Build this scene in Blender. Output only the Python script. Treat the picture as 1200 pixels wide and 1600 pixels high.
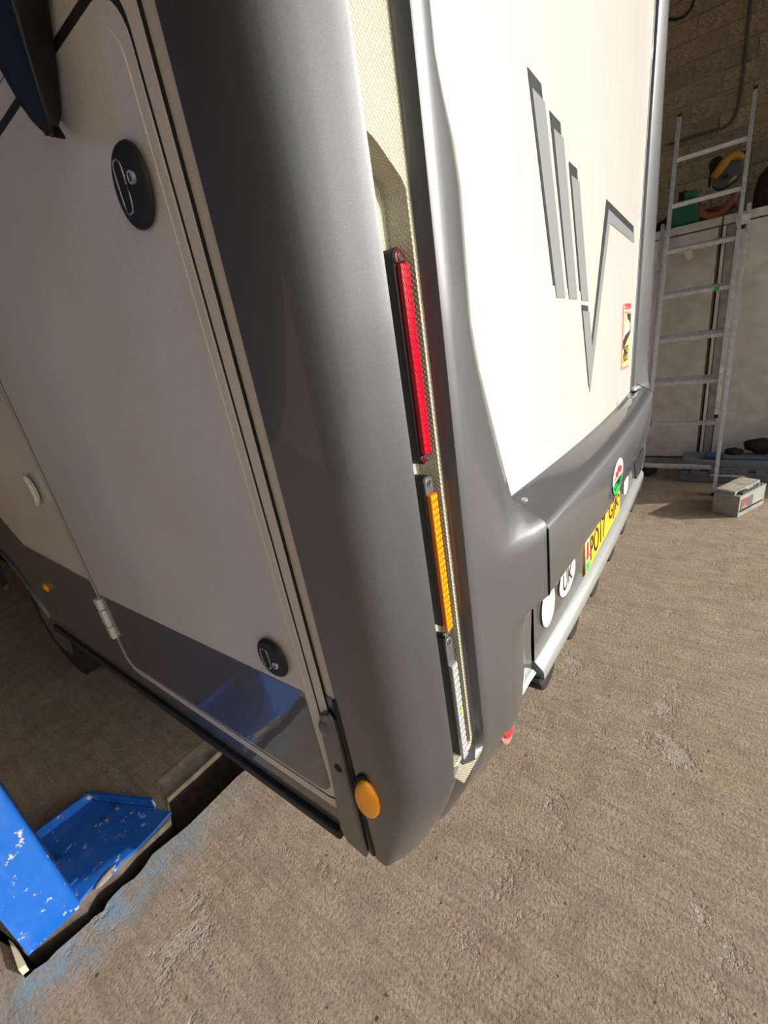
import bpy, bmesh, math, random
from mathutils import Vector, Matrix, Quaternion
random.seed(7)
for o in list(bpy.data.objects): bpy.data.objects.remove(o)
scene = bpy.context.scene
COL = scene.collection

# ------------------------------------------------------------------ camera
CAMZ = 1.6
F = 686.0
R = Matrix(((0.58264893, 0.38196554, -0.71737197),
            (-0.79745131, 0.09837394, -0.59530999),
            (-0.15681719, 0.91892595, 0.36191639)))
cam_d = bpy.data.cameras.new('camera'); cam = bpy.data.objects.new('camera', cam_d); COL.objects.link(cam)
M = R.to_4x4(); M.translation = (0, 0, CAMZ); cam.matrix_world = M
cam_d.sensor_fit = 'VERTICAL'; cam_d.sensor_height = 36; cam_d.sensor_width = 27
cam_d.lens = 36 * F / 1600; cam_d.clip_start = .02; cam_d.clip_end = 200
scene.camera = cam
OC = Vector((0, 0, CAMZ))
def at(px, axis, val):
    d = R @ Vector((px[0] - 600, -(px[1] - 800), -F))
    return OC + d * ((val - OC[axis]) / d[axis])

# ------------------------------------------------------------------ world, sun, exposure
SUN_EL = math.radians(23)
sdir = Vector((-.352 * math.cos(SUN_EL), .936 * math.cos(SUN_EL), -math.sin(SUN_EL))).normalized()
w = bpy.data.worlds.new('world'); scene.world = w; w.use_nodes = True
nt = w.node_tree; bg = nt.nodes['Background']
sky = nt.nodes.new('ShaderNodeTexSky'); sky.sky_type = 'NISHITA'; sky.sun_disc = False
sky.sun_elevation = SUN_EL; sky.sun_rotation = math.atan2(-sdir.x, -sdir.y); sky.dust_density = 5; sky.ozone_density = .6
hs = nt.nodes.new('ShaderNodeHueSaturation'); hs.inputs['Saturation'].default_value = .35
nt.links.new(sky.outputs[0], hs.inputs['Color']); nt.links.new(hs.outputs[0], bg.inputs[0]); bg.inputs[1].default_value = .175
sl = bpy.data.lights.new('sun_offscreen', 'SUN'); sl.energy = 4.7; sl.angle = math.radians(.53); sl.color = (1, .93, .83)
so = bpy.data.objects.new('sun_offscreen', sl); COL.objects.link(so); so.rotation_euler = sdir.to_track_quat('-Z', 'Y').to_euler()
so.location = (4, -8, 6)
vs = scene.view_settings; vs.view_transform = 'Standard'; vs.look = 'None'; vs.exposure = 0; vs.gamma = 1; vs.use_curve_mapping = False

# ------------------------------------------------------------------ materials
def mat(name, base=(.5, .5, .5), rough=.5, metal=0, coat=0, coat_rough=.05, trans=0, ior=1.45, spec=.5):
    m = bpy.data.materials.new(name); m.use_nodes = True
    b = m.node_tree.nodes['Principled BSDF']
    b.inputs['Base Color'].default_value = (*base, 1); b.inputs['Roughness'].default_value = rough
    b.inputs['Metallic'].default_value = metal; b.inputs['Coat Weight'].default_value = coat
    b.inputs['Coat Roughness'].default_value = coat_rough; b.inputs['Transmission Weight'].default_value = trans
    b.inputs['IOR'].default_value = ior; b.inputs['Specular IOR Level'].default_value = spec
    return m
class N:
    """small node-building helper on a material"""
    def __init__(s, m):
        s.t = m.node_tree; s.b = s.t.nodes['Principled BSDF']; s.co = s.t.nodes.new('ShaderNodeTexCoord')
    def new(s, ty, **kw):
        n = s.t.nodes.new(ty)
        for k, v in kw.items():
            if hasattr(n, k): setattr(n, k, v)
            else: n.inputs[k].default_value = v
        return n
    def link(s, a, b): s.t.links.new(a, b)
    def mapping(s, scale=(1, 1, 1), rot=(0, 0, 0), loc=(0, 0, 0)):
        n = s.t.nodes.new('ShaderNodeMapping'); n.inputs['Scale'].default_value = scale
        n.inputs['Rotation'].default_value = rot; n.inputs['Location'].default_value = loc
        s.link(s.co.outputs['Object'], n.inputs['Vector']); return n.outputs[0]
    def noise(s, vec, scale, detail=4, rough=.55):
        n = s.new('ShaderNodeTexNoise'); n.inputs['Scale'].default_value = scale; n.inputs['Detail'].default_value = detail
        n.inputs['Roughness'].default_value = rough; s.link(vec, n.inputs['Vector']); return n.outputs['Fac']
    def ramp(s, fac, *stops):
        n = s.new('ShaderNodeValToRGB'); e = n.color_ramp.elements
        while len(e) < len(stops): e.new(.5)
        for el, (p, c) in zip(e, stops):
            el.position = p; el.color = (*c, 1) if len(c) == 3 else c
        s.link(fac, n.inputs[0]); return n.outputs[0]
    def mix(s, fac, a, b, mode='MIX'):
        n = s.new('ShaderNodeMix'); n.data_type = 'RGBA'; n.blend_type = mode
        for sock, v in ((n.inputs[0], fac), (n.inputs[6], a), (n.inputs[7], b)):
            if hasattr(v, 'is_output') or hasattr(v, 'links'): s.link(v, sock)
            else: sock.default_value = v if isinstance(v, (int, float)) else (*v, 1)
        return n.outputs[2]
    def math(s, op, a, b=None, clamp=False):
        n = s.new('ShaderNodeMath'); n.operation = op; n.use_clamp = clamp
        for i, v in enumerate((a, b)):
            if v is None: continue
            if hasattr(v, 'links'): s.link(v, n.inputs[i])
            else: n.inputs[i].default_value = v
        return n.outputs[0]
    def bump(s, h, strength=.3, dist=.01):
        n = s.new('ShaderNodeBump'); n.inputs['Strength'].default_value = strength; n.inputs['Distance'].default_value = dist
        s.link(h, n.inputs['Height']); s.link(n.outputs[0], s.b.inputs['Normal']); return n
    def color(s, c): s.link(c, s.b.inputs['Base Color'])
    def rough(s, c): s.link(c, s.b.inputs['Roughness'])

def speckle(name, base, dark, amount=.5, scale=60, rough=.6, bump=.1, metal=0, coat=0, dist=.004):
    m = mat(name, base, rough, metal, coat); n = N(m); v = n.mapping()
    a = n.noise(v, scale, 5); c = n.ramp(a, (.35, dark), (.35 + amount * .6, base)); n.color(c)
    if bump: n.bump(n.noise(v, scale * 1.7, 4), bump, dist)
    return m

M_paint = mat('grey_metallic_paint', (.15, .155, .16), .56, .70, .8, .03)
n = N(M_paint); v = n.mapping()
fl = n.noise(v, 900, 1); c = n.ramp(fl, (.40, (.118, .124, .132)), (.68, (.142, .150, .160)), (.78, (.21, .22, .24))); 
dust = n.noise(v, 3.5, 5); n.color(n.mix(n.ramp(dust, (.45, (0, 0, 0)), (.8, (.25, .25, .25))), c, (.145, .141, .135)))
n.rough(n.ramp(n.noise(v, 5, 4), (.3, (.49, .49, .49)), (.75, (.57, .57, .57))))

M_white = mat('cream_white_paint', (.63, .60, .53), .35, 0, .5, .08)
n = N(M_white); v = n.mapping(); vs_ = n.mapping(scale=(30, 30, .8))
stk = n.ramp(n.noise(vs_, 1.0, 4), (.42, (.555, .545, .505)), (.62, (.58, .57, .535)))
n.color(n.mix(n.ramp(n.noise(v, 160, 3), (.62, (0, 0, 0)), (.72, (.3, .3, .3))), stk, (.52, .48, .41)))
M_side = mat('dusty_side_white', (.70, .66, .60), .4, 0, .35, .12)
n = N(M_side); v = n.mapping()
n.color(n.mix(n.ramp(n.noise(v, 220, 4, .7), (.5, (0, 0, 0)), (.75, (.35, .35, .35))),
              n.ramp(n.noise(v, 2.5, 4), (.35, (.70, .655, .59)), (.65, (.78, .74, .68))), (.42, .37, .30)))
M_beige = mat('beige_textured_plastic', (.59, .56, .43), .45, 0, 0, spec=.4)
n = N(M_beige)
h = None
sep = n.new('ShaderNodeSeparateXYZ'); n.link(n.co.outputs['Object'], sep.inputs[0])
xx = n.math('MULTIPLY', sep.outputs[0], 560.0); zz = n.math('MULTIPLY', sep.outputs[2], 400.0)
yy = n.math('MULTIPLY', sep.outputs[1], 560.0); xx = n.math('ADD', xx, yy)
s1 = n.math('ABSOLUTE', n.math('SINE', n.math('ADD', xx, zz))); s2 = n.math('ABSOLUTE', n.math('SINE', n.math('SUBTRACT', xx, zz)))
hh = n.math('POWER', n.math('MULTIPLY', s1, s2), .5); n.bump(hh, .8, .0025)
M_black = mat('black_plastic', (.010, .010, .011), .45, 0, 0, spec=.25)
M_matblack = mat('matt_black_rubber', (.015, .015, .015), .7)
M_dark = mat('seam_and_recess_black', (.016, .016, .016), .7)  # black of the seams, also the shade colour of hole, slot and grip discs
M_dkgrey = mat('dark_grey_plastic', (.022, .022, .024), .5, 0, 0, spec=.3)
M_silver = mat('silver_paint', (.36, .39, .39), .33, .4, .6, .05)
M_red = mat('red_lens', (.52, .001, .016), .2, 0, .2, .05)
M_redside = mat('red_lens_side', (.36, .0, .016), .2, 0, .15, .05)
M_amber = mat('amber_lens', (1.0, .40, .006), .15, 0, .5, .05)
M_clear = mat('clear_lens', (.72, .74, .75), .1, .25, 1, .02)
M_smoke = mat('smoked_clear_plastic', (.10, .10, .105), .08, 0, 1, .02)
M_smokered = mat('dark_red_plastic', (.09, .005, .006), .1, 0, 1, .02)
M_chrome = mat('chrome', (.75, .74, .72), .38, .7)
M_steel = speckle('brushed_steel', (.42, .42, .42), (.30, .30, .30), .5, 90, .35, 0, .9)
M_yellow = mat('plate_yellow', (.90, .52, .01), .3, 0, .4)
M_ink = mat('black_ink', (.012, .012, .012), .4)
M_grey_dec = mat('grey_vinyl', (.245, .262, .27), .35, 0, .3)
M_dark_dec = mat('charcoal_vinyl', (.035, .045, .05), .35, 0, .3)
M_stk_white = mat('sticker_white', (.72, .70, .64), .4)
M_stk_cream = speckle('peeling_sticker', (.72, .68, .55), (.5, .46, .36), .4, 220, .6, .1)
M_stk_green = mat('sticker_green', (.01, .40, .09), .4)
M_stk_red = mat('sticker_red', (.62, .02, .03), .4)
M_stk_pink = mat('faded_red_vinyl', (.70, .22, .20), .4)
M_stk_yel = mat('faded_yellow_vinyl', (.75, .66, .22), .4)
M_pinkglass = mat('pinkish_plastic', (.40, .17, .16), .15, 0, .8)
M_tyre = mat('tyre_rubber', (.02, .02, .02), .8)
M_alu = speckle('aluminium', (.62, .65, .69), (.46, .48, .51), .5, 35, .42, .05, .35)
M_cab = speckle('dirty_white_steel', (.64, .62, .57), (.50, .48, .44), .5, 9, .55, .04)
M_cabpost = speckle('grey_steel_post', (.34, .325, .29), (.24, .225, .20), .5, 12, .6, .04)
M_mortar = speckle('mortar', (.66, .54, .38), (.46, .38, .27), .5, 40, .95, .5)
def block_mat(name, base):
    m = mat(name, base, .95); n = N(m); v = n.mapping()
    c = n.ramp(n.noise(v, 55, 6, .7), (.35, tuple(b * .45 for b in base)), (.55, base), (.75, tuple(min(1, b * 1.35) for b in base)))
    n.color(n.mix(n.ramp(n.noise(v, 2.2, 4), (.4, (0, 0, 0)), (.7, (.6, .6, .6))), c, tuple(b * .6 for b in base)))
    n.bump(n.noise(v, 48, 6, .75), .8, .02); return m
M_blocks = [block_mat('block_%s' % k, b) for k, b in (('brown', (.56, .45, .31)), ('tan', (.62, .50, .35)), ('grey', (.48, .395, .30)))]
M_blue = mat('scuffed_blue_paint', (.01, .12, .50), .4, 0, .2, .2)
n = N(M_blue); v = n.mapping(); va = n.mapping(scale=(1, 1, .35))
sc = n.ramp(n.noise(v, 21, 6, .7), (.60, (0, 0, 0)), (.625, (.9, .9, .9)))
gr = n.ramp(n.noise(va, 9, 5, .7), (.5, (0, 0, 0)), (.8, (.55, .55, .55)))
n.color(n.mix(sc, n.mix(gr, (.008, .098, .42), (.12, .21, .42)), (.50, .48, .40)))
n.rough(n.ramp(n.noise(v, 20, 4), (.3, (.32, .32, .32)), (.7, (.6, .6, .6))))
M_case = speckle('grey_blue_plastic', (.16, .17, .19), (.115, .122, .14), .5, 30, .55, .05)
M_caseblue = mat('blue_plastic', (.03, .07, .18), .5)
M_batt = speckle('grey_battery_plastic', (.36, .37, .35), (.26, .27, .25), .5, 25, .5, .05)
M_battdark = mat('battery_dark_grey', (.06, .065, .06), .55)
M_label = mat('battery_label', (.13, .135, .135), .45)
M_label2 = mat('battery_label_pale', (.36, .37, .35), .45)
M_toppaper = speckle('battery_top_sticker', (.50, .44, .36), (.36, .27, .22), .5, 40, .6, 0)
M_toolyel = mat('worn_yellow_paint', (.42, .24, .025), .5)
M_toolgrey = mat('grey_cast_metal', (.10, .10, .10), .5, .4)
M_green = mat('green_plastic', (.01, .15, .085), .5)
M_hose = mat('terracotta_hose', (.22, .06, .03), .6)
M_cable = mat('grey_conduit', (.12, .115, .105), .6)
M_rag = speckle('dark_cloth', (.03, .028, .027), (.012, .012, .012), .5, 60, .95, .3)
M_paper = mat('yellowed_paper', (.55, .49, .36), .8)

# rough brushed concrete
M_floor = mat('brushed_concrete', (.42, .36, .29), .88, spec=.3)
n = N(M_floor)
v = n.mapping(); vb = n.mapping(rot=(0, 0, math.radians(4)), scale=(42, 3.0, 1)); vb2 = n.mapping(scale=(120, 70, 90)); vm = n.mapping(scale=(48, 20, 40))
big = n.noise(v, 1.6, 5, .6); mid = n.noise(v, 9, 6, .7); fine = n.noise(v, 260, 6, .8); strk = n.noise(vb, 1.0, 5, .65); gran = n.noise(v, 115, 10, .69); med = n.noise(vm, 1.0, 4, .6)
c = n.ramp(mid, (.3, (.34, .25, .18)), (.5, (.515, .395, .29)), (.72, (.67, .53, .40)))
c = n.mix(n.ramp(big, (.42, (0, 0, 0)), (.62, (.5, .5, .5))), c, (.55, .455, .37))
c = n.mix(n.ramp(strk, (.45, (0, 0, 0)), (.66, (.62, .62, .62))), c, (.34, .27, .21))
c = n.mix(n.ramp(n.noise(n.mapping(loc=(5, 2, 0)), 3.2, 5, .65), (.52, (0, 0, 0)), (.72, (.45, .45, .45))), c, (.54, .38, .29))
patchf = n.noise(n.mapping(loc=(3.1, 1.7, 0)), 3.6, 7, .75)
patch = n.ramp(patchf, (.57, (0, 0, 0)), (.64, (.6, .6, .6)))
c = n.mix(patch, c, (.46, .45, .405))
c = n.mix(n.ramp(n.noise(v, 42, 3, .5), (.285, (1, 1, 1)), (.305, (0, 0, 0))), c, (.09, .07, .06))
c = n.mix(n.ramp(n.noise(n.mapping(loc=(9.3, 4.1, 2.2)), 100, 6, .65), (.34, (.9, .9, .9)), (.54, (0, 0, 0))), c, (.27, .21, .155))
# blue overspray around the lift post: stays with the floor
sx = n.new('ShaderNodeSeparateXYZ'); n.link(n.co.outputs['Object'], sx.inputs[0])
dy = n.math('ABSOLUTE', n.math('SUBTRACT', sx.outputs[1], 1.47)); 
dd = n.math('SUBTRACT', 1.0, n.math('MULTIPLY', dy, 6.5), True)
dx = n.math('SUBTRACT', 1.0, n.math('MULTIPLY', n.math('ABSOLUTE', n.math('SUBTRACT', sx.outputs[0], 0.02)), 1.55), True)
ov = n.math('MULTIPLY', n.math('MULTIPLY', dd, dx), n.ramp(n.noise(v, 12, 5, .7), (.36, (.0, .0, .0)), (.64, (1.7, 1.7, 1.7))))
c = n.mix(n.math('MULTIPLY', ov, 1.15, True), c, (.33, .44, .53))
n.color(c)
hsum = n.math('ADD', n.math('MULTIPLY', fine, .3), n.math('ADD', n.math('MULTIPLY', gran, .9), n.math('ADD', n.math('MULTIPLY', med, .45), n.math('MULTIPLY', strk, 1.1))))
hsum = n.math('MULTIPLY', hsum, n.math('SUBTRACT', 1.0, n.math('MULTIPLY', patch, .75)))
n.bump(hsum, 1.0, .016)
M_dirt = speckle('channel_earth', (.15, .12, .095), (.09, .072, .058), .5, 30, .95, .4)
M_render = speckle('pale_rendered_wall', (.58, .53, .47), (.46, .42, .36), .5, 6, .9, .3)
M_roof = speckle('grey_roof_sheet', (.15, .14, .13), (.10, .095, .09), .5, 5, .8, .1)

# ------------------------------------------------------------------ geometry helpers
def link(name, me, m, parent=None, smooth=False, kind=None):
    o = bpy.data.objects.new(name, me); COL.objects.link(o)
    if m is not None:
        me.materials.clear()
        for k in (m if isinstance(m, (list, tuple)) else [m]): me.materials.append(k)
    if smooth:
        for p in me.polygons: p.use_smooth = True
    if parent is not None:
        o.parent = parent; o.matrix_parent_inverse = Matrix.Translation(-world_loc(parent))
    if kind: o['kind'] = kind
    return o
def world_loc(o):
    return Vector(o['_base']) if '_base' in o else Vector((0, 0, 0))
BASES = []
def thing(name, label, cat, loc, group=None):
    o = bpy.data.objects.new(name, None); COL.objects.link(o); o.location = loc; o['_base'] = tuple(loc); BASES.append(o)
    o['label'] = label; o['category'] = cat; o.empty_display_size = .1
    if group: o['group'] = group
    return o
def tag(o, label, cat, group=None):
    o['label'] = label; o['category'] = cat
    if group: o['group'] = group
    return o
def raw(name, verts, faces, m, parent=None, smooth=False, kind=None):
    me = bpy.data.meshes.new(name); me.from_pydata([tuple(q) for q in verts], [], faces); me.update()
    bm = bmesh.new(); bm.from_mesh(me); bmesh.ops.recalc_face_normals(bm, faces=bm.faces); bm.to_mesh(me); bm.free()
    return link(name, me, m, parent, smooth, kind)
class MB:
    def __init__(s): s.bm = bmesh.new()
    def box(s, c, size, rot=None, bevel=0):
        g = bmesh.ops.create_cube(s.bm, size=1.0); vs = g['verts']
        for q in vs: q.co = Vector((q.co.x * size[0], q.co.y * size[1], q.co.z * size[2]))
        if bevel:
            es = list({e for q in vs for e in q.link_edges})
            r = bmesh.ops.bevel(s.bm, geom=es, offset=bevel, segments=2, affect='EDGES', profile=.6)
            vs = list({q for f in r['faces'] for q in f.verts} | {q for q in vs if q.is_valid})
        mm = Matrix.Translation(Vector(c)) @ (rot.to_4x4() if rot is not None else Matrix.Identity(4))
        bmesh.ops.transform(s.bm, matrix=mm, verts=vs); return s
    def prism(s, poly, ext):
        """poly: list of 3d points, extruded by vector ext"""
        e = Vector(ext); a = [s.bm.verts.new(Vector(q)) for q in poly]; b = [s.bm.verts.new(Vector(q) + e) for q in poly]
        k = len(poly); s.bm.faces.new(a); s.bm.faces.new(b[::-1])
        for i in range(k): s.bm.faces.new((a[i], b[i], b[(i + 1) % k], a[(i + 1) % k]))
        return s
    def tube(s, pts, r, seg=10, cap=True):
        pts = [Vector(q) for q in pts]; rings = []; up = None
        for i, q in enumerate(pts):
            t = (pts[min(i + 1, len(pts) - 1)] - pts[max(i - 1, 0)]).normalized()
            if up is None:
                up = Vector((0, 0, 1)) if abs(t.z) < .9 else Vector((1, 0, 0))
            a = (up - t * up.dot(t)).normalized(); b = t.cross(a); up = a
            rr = r[i] if isinstance(r, (list, tuple)) else r
            rings.append([s.bm.verts.new(q + (a * math.cos(2 * math.pi * k / seg) + b * math.sin(2 * math.pi * k / seg)) * rr) for k in range(seg)])
        for u, w_ in zip(rings, rings[1:]):
            for k in range(seg): s.bm.faces.new((u[k], u[(k + 1) % seg], w_[(k + 1) % seg], w_[k]))
        if cap: s.bm.faces.new(rings[0][::-1]); s.bm.faces.new(rings[-1])
        return s
    def ellipsoid(s, c, rad, rot=None, u=20, v=12):
        g = bmesh.ops.create_uvsphere(s.bm, u_segments=u, v_segments=v, radius=1.0); vs = g['verts']
        mm = Matrix.Translation(Vector(c)) @ (rot.to_4x4() if rot is not None else Matrix.Identity(4)) @ Matrix.Diagonal((*rad, 1))
        bmesh.ops.transform(s.bm, matrix=mm, verts=vs); return s
    def loft(s, rings, closed=False, cap=False):
        vr = [[s.bm.verts.new(Vector(q)) for q in r] for r in rings]; k = len(vr[0])
        for u, w_ in zip(vr, vr[1:]):
            for i in range(k if closed else k - 1):
                j = (i + 1) % k; s.bm.faces.new((u[i], u[j], w_[j], w_[i]))
        if cap: s.bm.faces.new(vr[0][::-1]); s.bm.faces.new(vr[-1])
        return s
    def build(s, name, m, parent=None, smooth=False, kind=None, bevel=0, merge=0, seg=2):
        if merge: bmesh.ops.remove_doubles(s.bm, verts=s.bm.verts, dist=merge)
        bmesh.ops.recalc_face_normals(s.bm, faces=s.bm.faces)
        me = bpy.data.meshes.new(name); s.bm.to_mesh(me); s.bm.free()
        o = link(name, me, m, parent, smooth, kind)
        if bevel:
            b = o.modifiers.new('bevel', 'BEVEL'); b.width = bevel; b.segments = seg; b.limit_method = 'ANGLE'; b.angle_limit = math.radians(40)
        return o
def autosmooth(o, deg=40):
    me = o.data
    for p in me.polygons: p.use_smooth = True
    bm = bmesh.new(); bm.from_mesh(me); lim = math.radians(deg)
    for e in bm.edges:
        if len(e.link_faces) == 2 and e.calc_face_angle(0) > lim: e.smooth = False
    bm.to_mesh(me); bm.free(); return o
def rrect(y0, y1, z0, z1, r, seg=8, x=0.0):
    """rounded rectangle in the plane x = const; r = radii (y0z0, y1z0, y1z1, y0z1)"""
    if isinstance(r, (int, float)): r = (r,) * 4
    out = []
    for (cy, cz, a0, rr) in ((y0 + r[0], z0 + r[0], 180, r[0]), (y1 - r[1], z0 + r[1], 270, r[1]), (y1 - r[2], z1 - r[2], 0, r[2]), (y0 + r[3], z1 - r[3], 90, r[3])):
        for k in range(seg + 1):
            a = math.radians(a0 + 90 * k / seg); out.append((x, cy + rr * math.cos(a), cz + rr * math.sin(a)))
    return out
def oval(c, u, v, ru, rv, k=28, power=2.0):
    out = []
    for i in range(k):
        a = 2 * math.pi * i / k; ca, sa = math.cos(a), math.sin(a)
        out.append(Vector(c) + Vector(u) * ru * math.copysign(abs(ca) ** (2 / power), ca) + Vector(v) * rv * math.copysign(abs(sa) ** (2 / power), sa))
    return out
def text_obj(name, body, m, parent, origin, udir, vdir, height, width=None, extrude=.0006, bold=0.0, shear=0):
    cu = bpy.data.curves.new(name, 'FONT'); cu.body = body; cu.size = 1; cu.extrude = 0; cu.offset = bold; cu.shear = shear; cu.align_x = 'LEFT'
    tmp = bpy.data.objects.new(name + '_tmp', cu); COL.objects.link(tmp)
    dg = bpy.context.evaluated_depsgraph_get(); me = bpy.data.meshes.new_from_object(tmp.evaluated_get(dg))
    bpy.data.objects.remove(tmp); bpy.data.curves.remove(cu)
    xs = [q.co.x for q in me.vertices]; ys = [q.co.y for q in me.vertices]
    x0, x1, y0, y1 = min(xs), max(xs), min(ys), max(ys); sy = height / (y1 - y0); sx_ = (width / (x1 - x0)) if width else sy
    U, V = Vector(udir), Vector(vdir); nrm = U.cross(V).normalized(); Og = Vector(origin)
    for q in me.vertices: q.co = Og + U * ((q.co.x - x0) * sx_) + V * ((q.co.y - y0) * sy)
    bm = bmesh.new(); bm.from_mesh(me)
    g = bmesh.ops.extrude_face_region(bm, geom=bm.faces[:]); vv = [q for q in g['geom'] if isinstance(q, bmesh.types.BMVert)]
    bmesh.ops.translate(bm, verts=vv, vec=nrm * extrude); bmesh.ops.recalc_face_normals(bm, faces=bm.faces); bm.to_mesh(me); bm.free()
    me.name = name
    return link(name, me, m, parent)
def struct(o): o['kind'] = 'structure'; return o
Z = lambda q: q + CAMZ        # heights measured from eye level -> world height

# ------------------------------------------------------------------ the setting
# floor slab with the ragged opening of a channel in front of the lift post
near_px = [(-60, 1446), (0, 1470), (20, 1483), (39, 1529), (54, 1515), (74, 1502), (88, 1486), (115, 1463), (137, 1443), (148, 1432), (162, 1423), (168, 1409), (180, 1396), (191, 1385), (209, 1373), (218, 1364), (225, 1355), (238, 1335), (294, 1290), (343, 1241), (371, 1213), (388, 1199)]
far_px = [(-60, 1400), (30, 1478), (129, 1416), (144, 1386), (180, 1358), (214, 1324), (240, 1298), (262, 1275)]
near = [at(q, 2, 0).xy for q in near_px]; far = [at(q, 2, 0).xy for q in far_px]
yl_n, yl_f = near[-1].y, 1.795
near += [Vector((1.2, yl_n + .004)), Vector((2.6, yl_n))]; far += [Vector((far[-1].x + .06, 1.79)), Vector((2.6, yl_f))]  # hole widened past the foot plate, standing in for shaded floor
hole = near + far[::-1]
bm = bmesh.new()
outer = [bm.verts.new(q) for q in ((-7, -16, 0), (14, -16, 0), (14, 1.80, 0), (-7, 1.80, 0))]
inner = [bm.verts.new((q.x, q.y, 0)) for q in hole]
for lp in (outer, inner):
    for i in range(len(lp)): bm.edges.new((lp[i], lp[(i + 1) % len(lp)]))
bmesh.ops.triangle_fill(bm, use_beauty=True, use_dissolve=False, edges=bm.edges)
for f_ in bm.faces:
    if f_.normal.z < 0: f_.normal_flip()
me = bpy.data.meshes.new('floor'); bm.to_mesh(me); bm.free()
floor = struct(link('floor', me, M_floor))
mb = MB()
top_ = [(q.x, q.y, 0) for q in hole]; bot_ = [(q.x, q.y, -.14) for q in hole]
mb.loft([top_, bot_], closed=True); mb.bm.faces.new([mb.bm.verts.new(q) for q in bot_])
mb.build('channel_lining', M_dirt, floor)
# workshop floor behind (x range split so that the bay by the ladder keeps the same concrete)
struct(raw('floor_workshop', [(-7, 1.80, 0), (2.75, 1.80, 0), (2.75, 12, 0), (-7, 12, 0)], [(0, 1, 2, 3)], M_floor))
struct(raw('floor_bay', [(2.75, 1.80, 0), (14, 1.80, 0), (14, 12, 0), (2.75, 12, 0)], [(0, 1, 2, 3)], M_floor))
XW = 5.9
struct(MB().box((XW + .16, 5, 2.6), (.3, 14, 5.2)).build('wall_right', M_mortar))
wall_right = bpy.data.objects['wall_right']
struct(MB().box((-5.15, 5, 2.6), (.3, 14, 5.2)).build('wall_left', M_render))
struct(MB().box((.4, 12.1, 2.6), (11.4, .2, 5.2)).build('wall_back', M_render))
rf = MB(); rf.box((.4, 5, 5.25), (11.6, 14.2, .1))
struct(rf.build('ceiling', M_roof))
fw = MB(); fw.box((5.5, -2.1, 2.6), (1.2, .2, 5.2)); fw.box((-4.4, -2.1, 2.6), (1.8, .2, 5.2)); fw.box((.7, -2.1, 4.85), (8.4, .2, .7))
struct(fw.build('wall_front', M_render))
# concrete blocks, each its own piece
bl, bh, jt = .44, .152, .011
proto = {}
for k, m in enumerate(M_blocks):
    for hv in (0, 1, 2):
        ln = (bl, bl, bl)[hv]; b_ = MB(); b_.box((0, 0, 0), (.02, ln - jt, bh - jt), bevel=.003)
        for q in b_.bm.verts:
            if q.co.x < 0: q.co += Vector((random.uniform(-.003, .002), random.uniform(-.003, .003), random.uniform(-.003, .003)))
        me = bpy.data.meshes.new('block'); bmesh.ops.recalc_face_normals(b_.bm, faces=b_.bm.faces); b_.bm.to_mesh(me); b_.bm.free(); me.materials.append(m)
        proto[(k, hv)] = me
for row in range(15):
    zc = 1.98 + bh * row
    for cix in range(9):
        yc = -1.25 + bl * cix + (bl / 2 if row % 2 else 0)
        o = bpy.data.objects.new('concrete_block', proto[(random.choice((0, 0, 1, 2)), random.randrange(3))]); COL.objects.link(o)
        o.location = (XW + .004 + random.uniform(-.003, .003), yc, zc); o.parent = wall_right
# conduit and cable fixed to the wall
XF = XW - .012
cpx = [(1174, -12), (1170, 30), (1166, 70), (1162, 110), (1157, 150), (1151, 175), (1142, 192), (1130, 200), (1100, 208), (1063, 220), (1045, 226)]
MB().tube([at(q, 0, XF - .008) for q in cpx], .011, 8).build('conduit', M_cable, wall_right, True)
cpx = [(1088, -30), (1086, -5), (1080, 14), (1070, 26), (1055, 31), (1035, 30)]
MB().tube([at(q, 0, XF - .012) for q in cpx], .009, 8).build('wall_cable', M_matblack, wall_right, True)

# ------------------------------------------------------------------ steel cabinets along the right wall
XC = 4.92
def cabinet(label, y0, y1, posts):
    t = thing('steel_cabinet', label, 'cabinet', ((XC + XW) / 2, (y0 + y1) / 2, 0), 'white steel cabinets along the block wall')
    zt = Z(.47)
    MB().box(((XC + XW) / 2 + .02, (y0 + y1) / 2, zt / 2), (XW - XC - .06, y1 - y0 - .004, zt - .02)).build('body', M_cab, t)
    MB().box((XC + .015, (y0 + y1) / 2, zt - .03), (.05, y1 - y0 - .002, .06)).build('top_rail', M_cab, t, bevel=.003)
    MB().box((XC + .02, (y0 + y1) / 2, .05), (.04, y1 - y0 - .01, .08)).build('plinth', M_cabpost, t)
    for k, (a, b, m, dx) in enumerate(posts):
        MB().box((XC + dx, (a + b) / 2, (zt - .07 + .10) / 2 + .005), (.03, b - a, zt - .07 - .11)).build('panel' if b - a > .2 else 'frame_strip', m, t, bevel=.003)
    return t
cabinet('dirty white steel cabinet with frame strips, behind the leaning ladder', .16, 1.9, [(.175, 1.88, M_cab, .012)])
cabinet('dirty white steel cabinet with scuffed front, beside the car battery', -1.9, .152, [(.128, .150, M_cab, .006), (.066, .122, M_cabpost, .014), (-1.88, .060, M_cab, .008)])

# ------------------------------------------------------------------ motorhome
XS = .40; XM = 1.57           # near side plane, centre line
van = thing('motorhome', 'grey and cream motorhome with corner light strip, rear number plate and garage door', 'motorhome', (XM, 3.2, 0))
mir = lambda q: Vector((2 * XM - q[0], q[1], q[2]))
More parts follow.
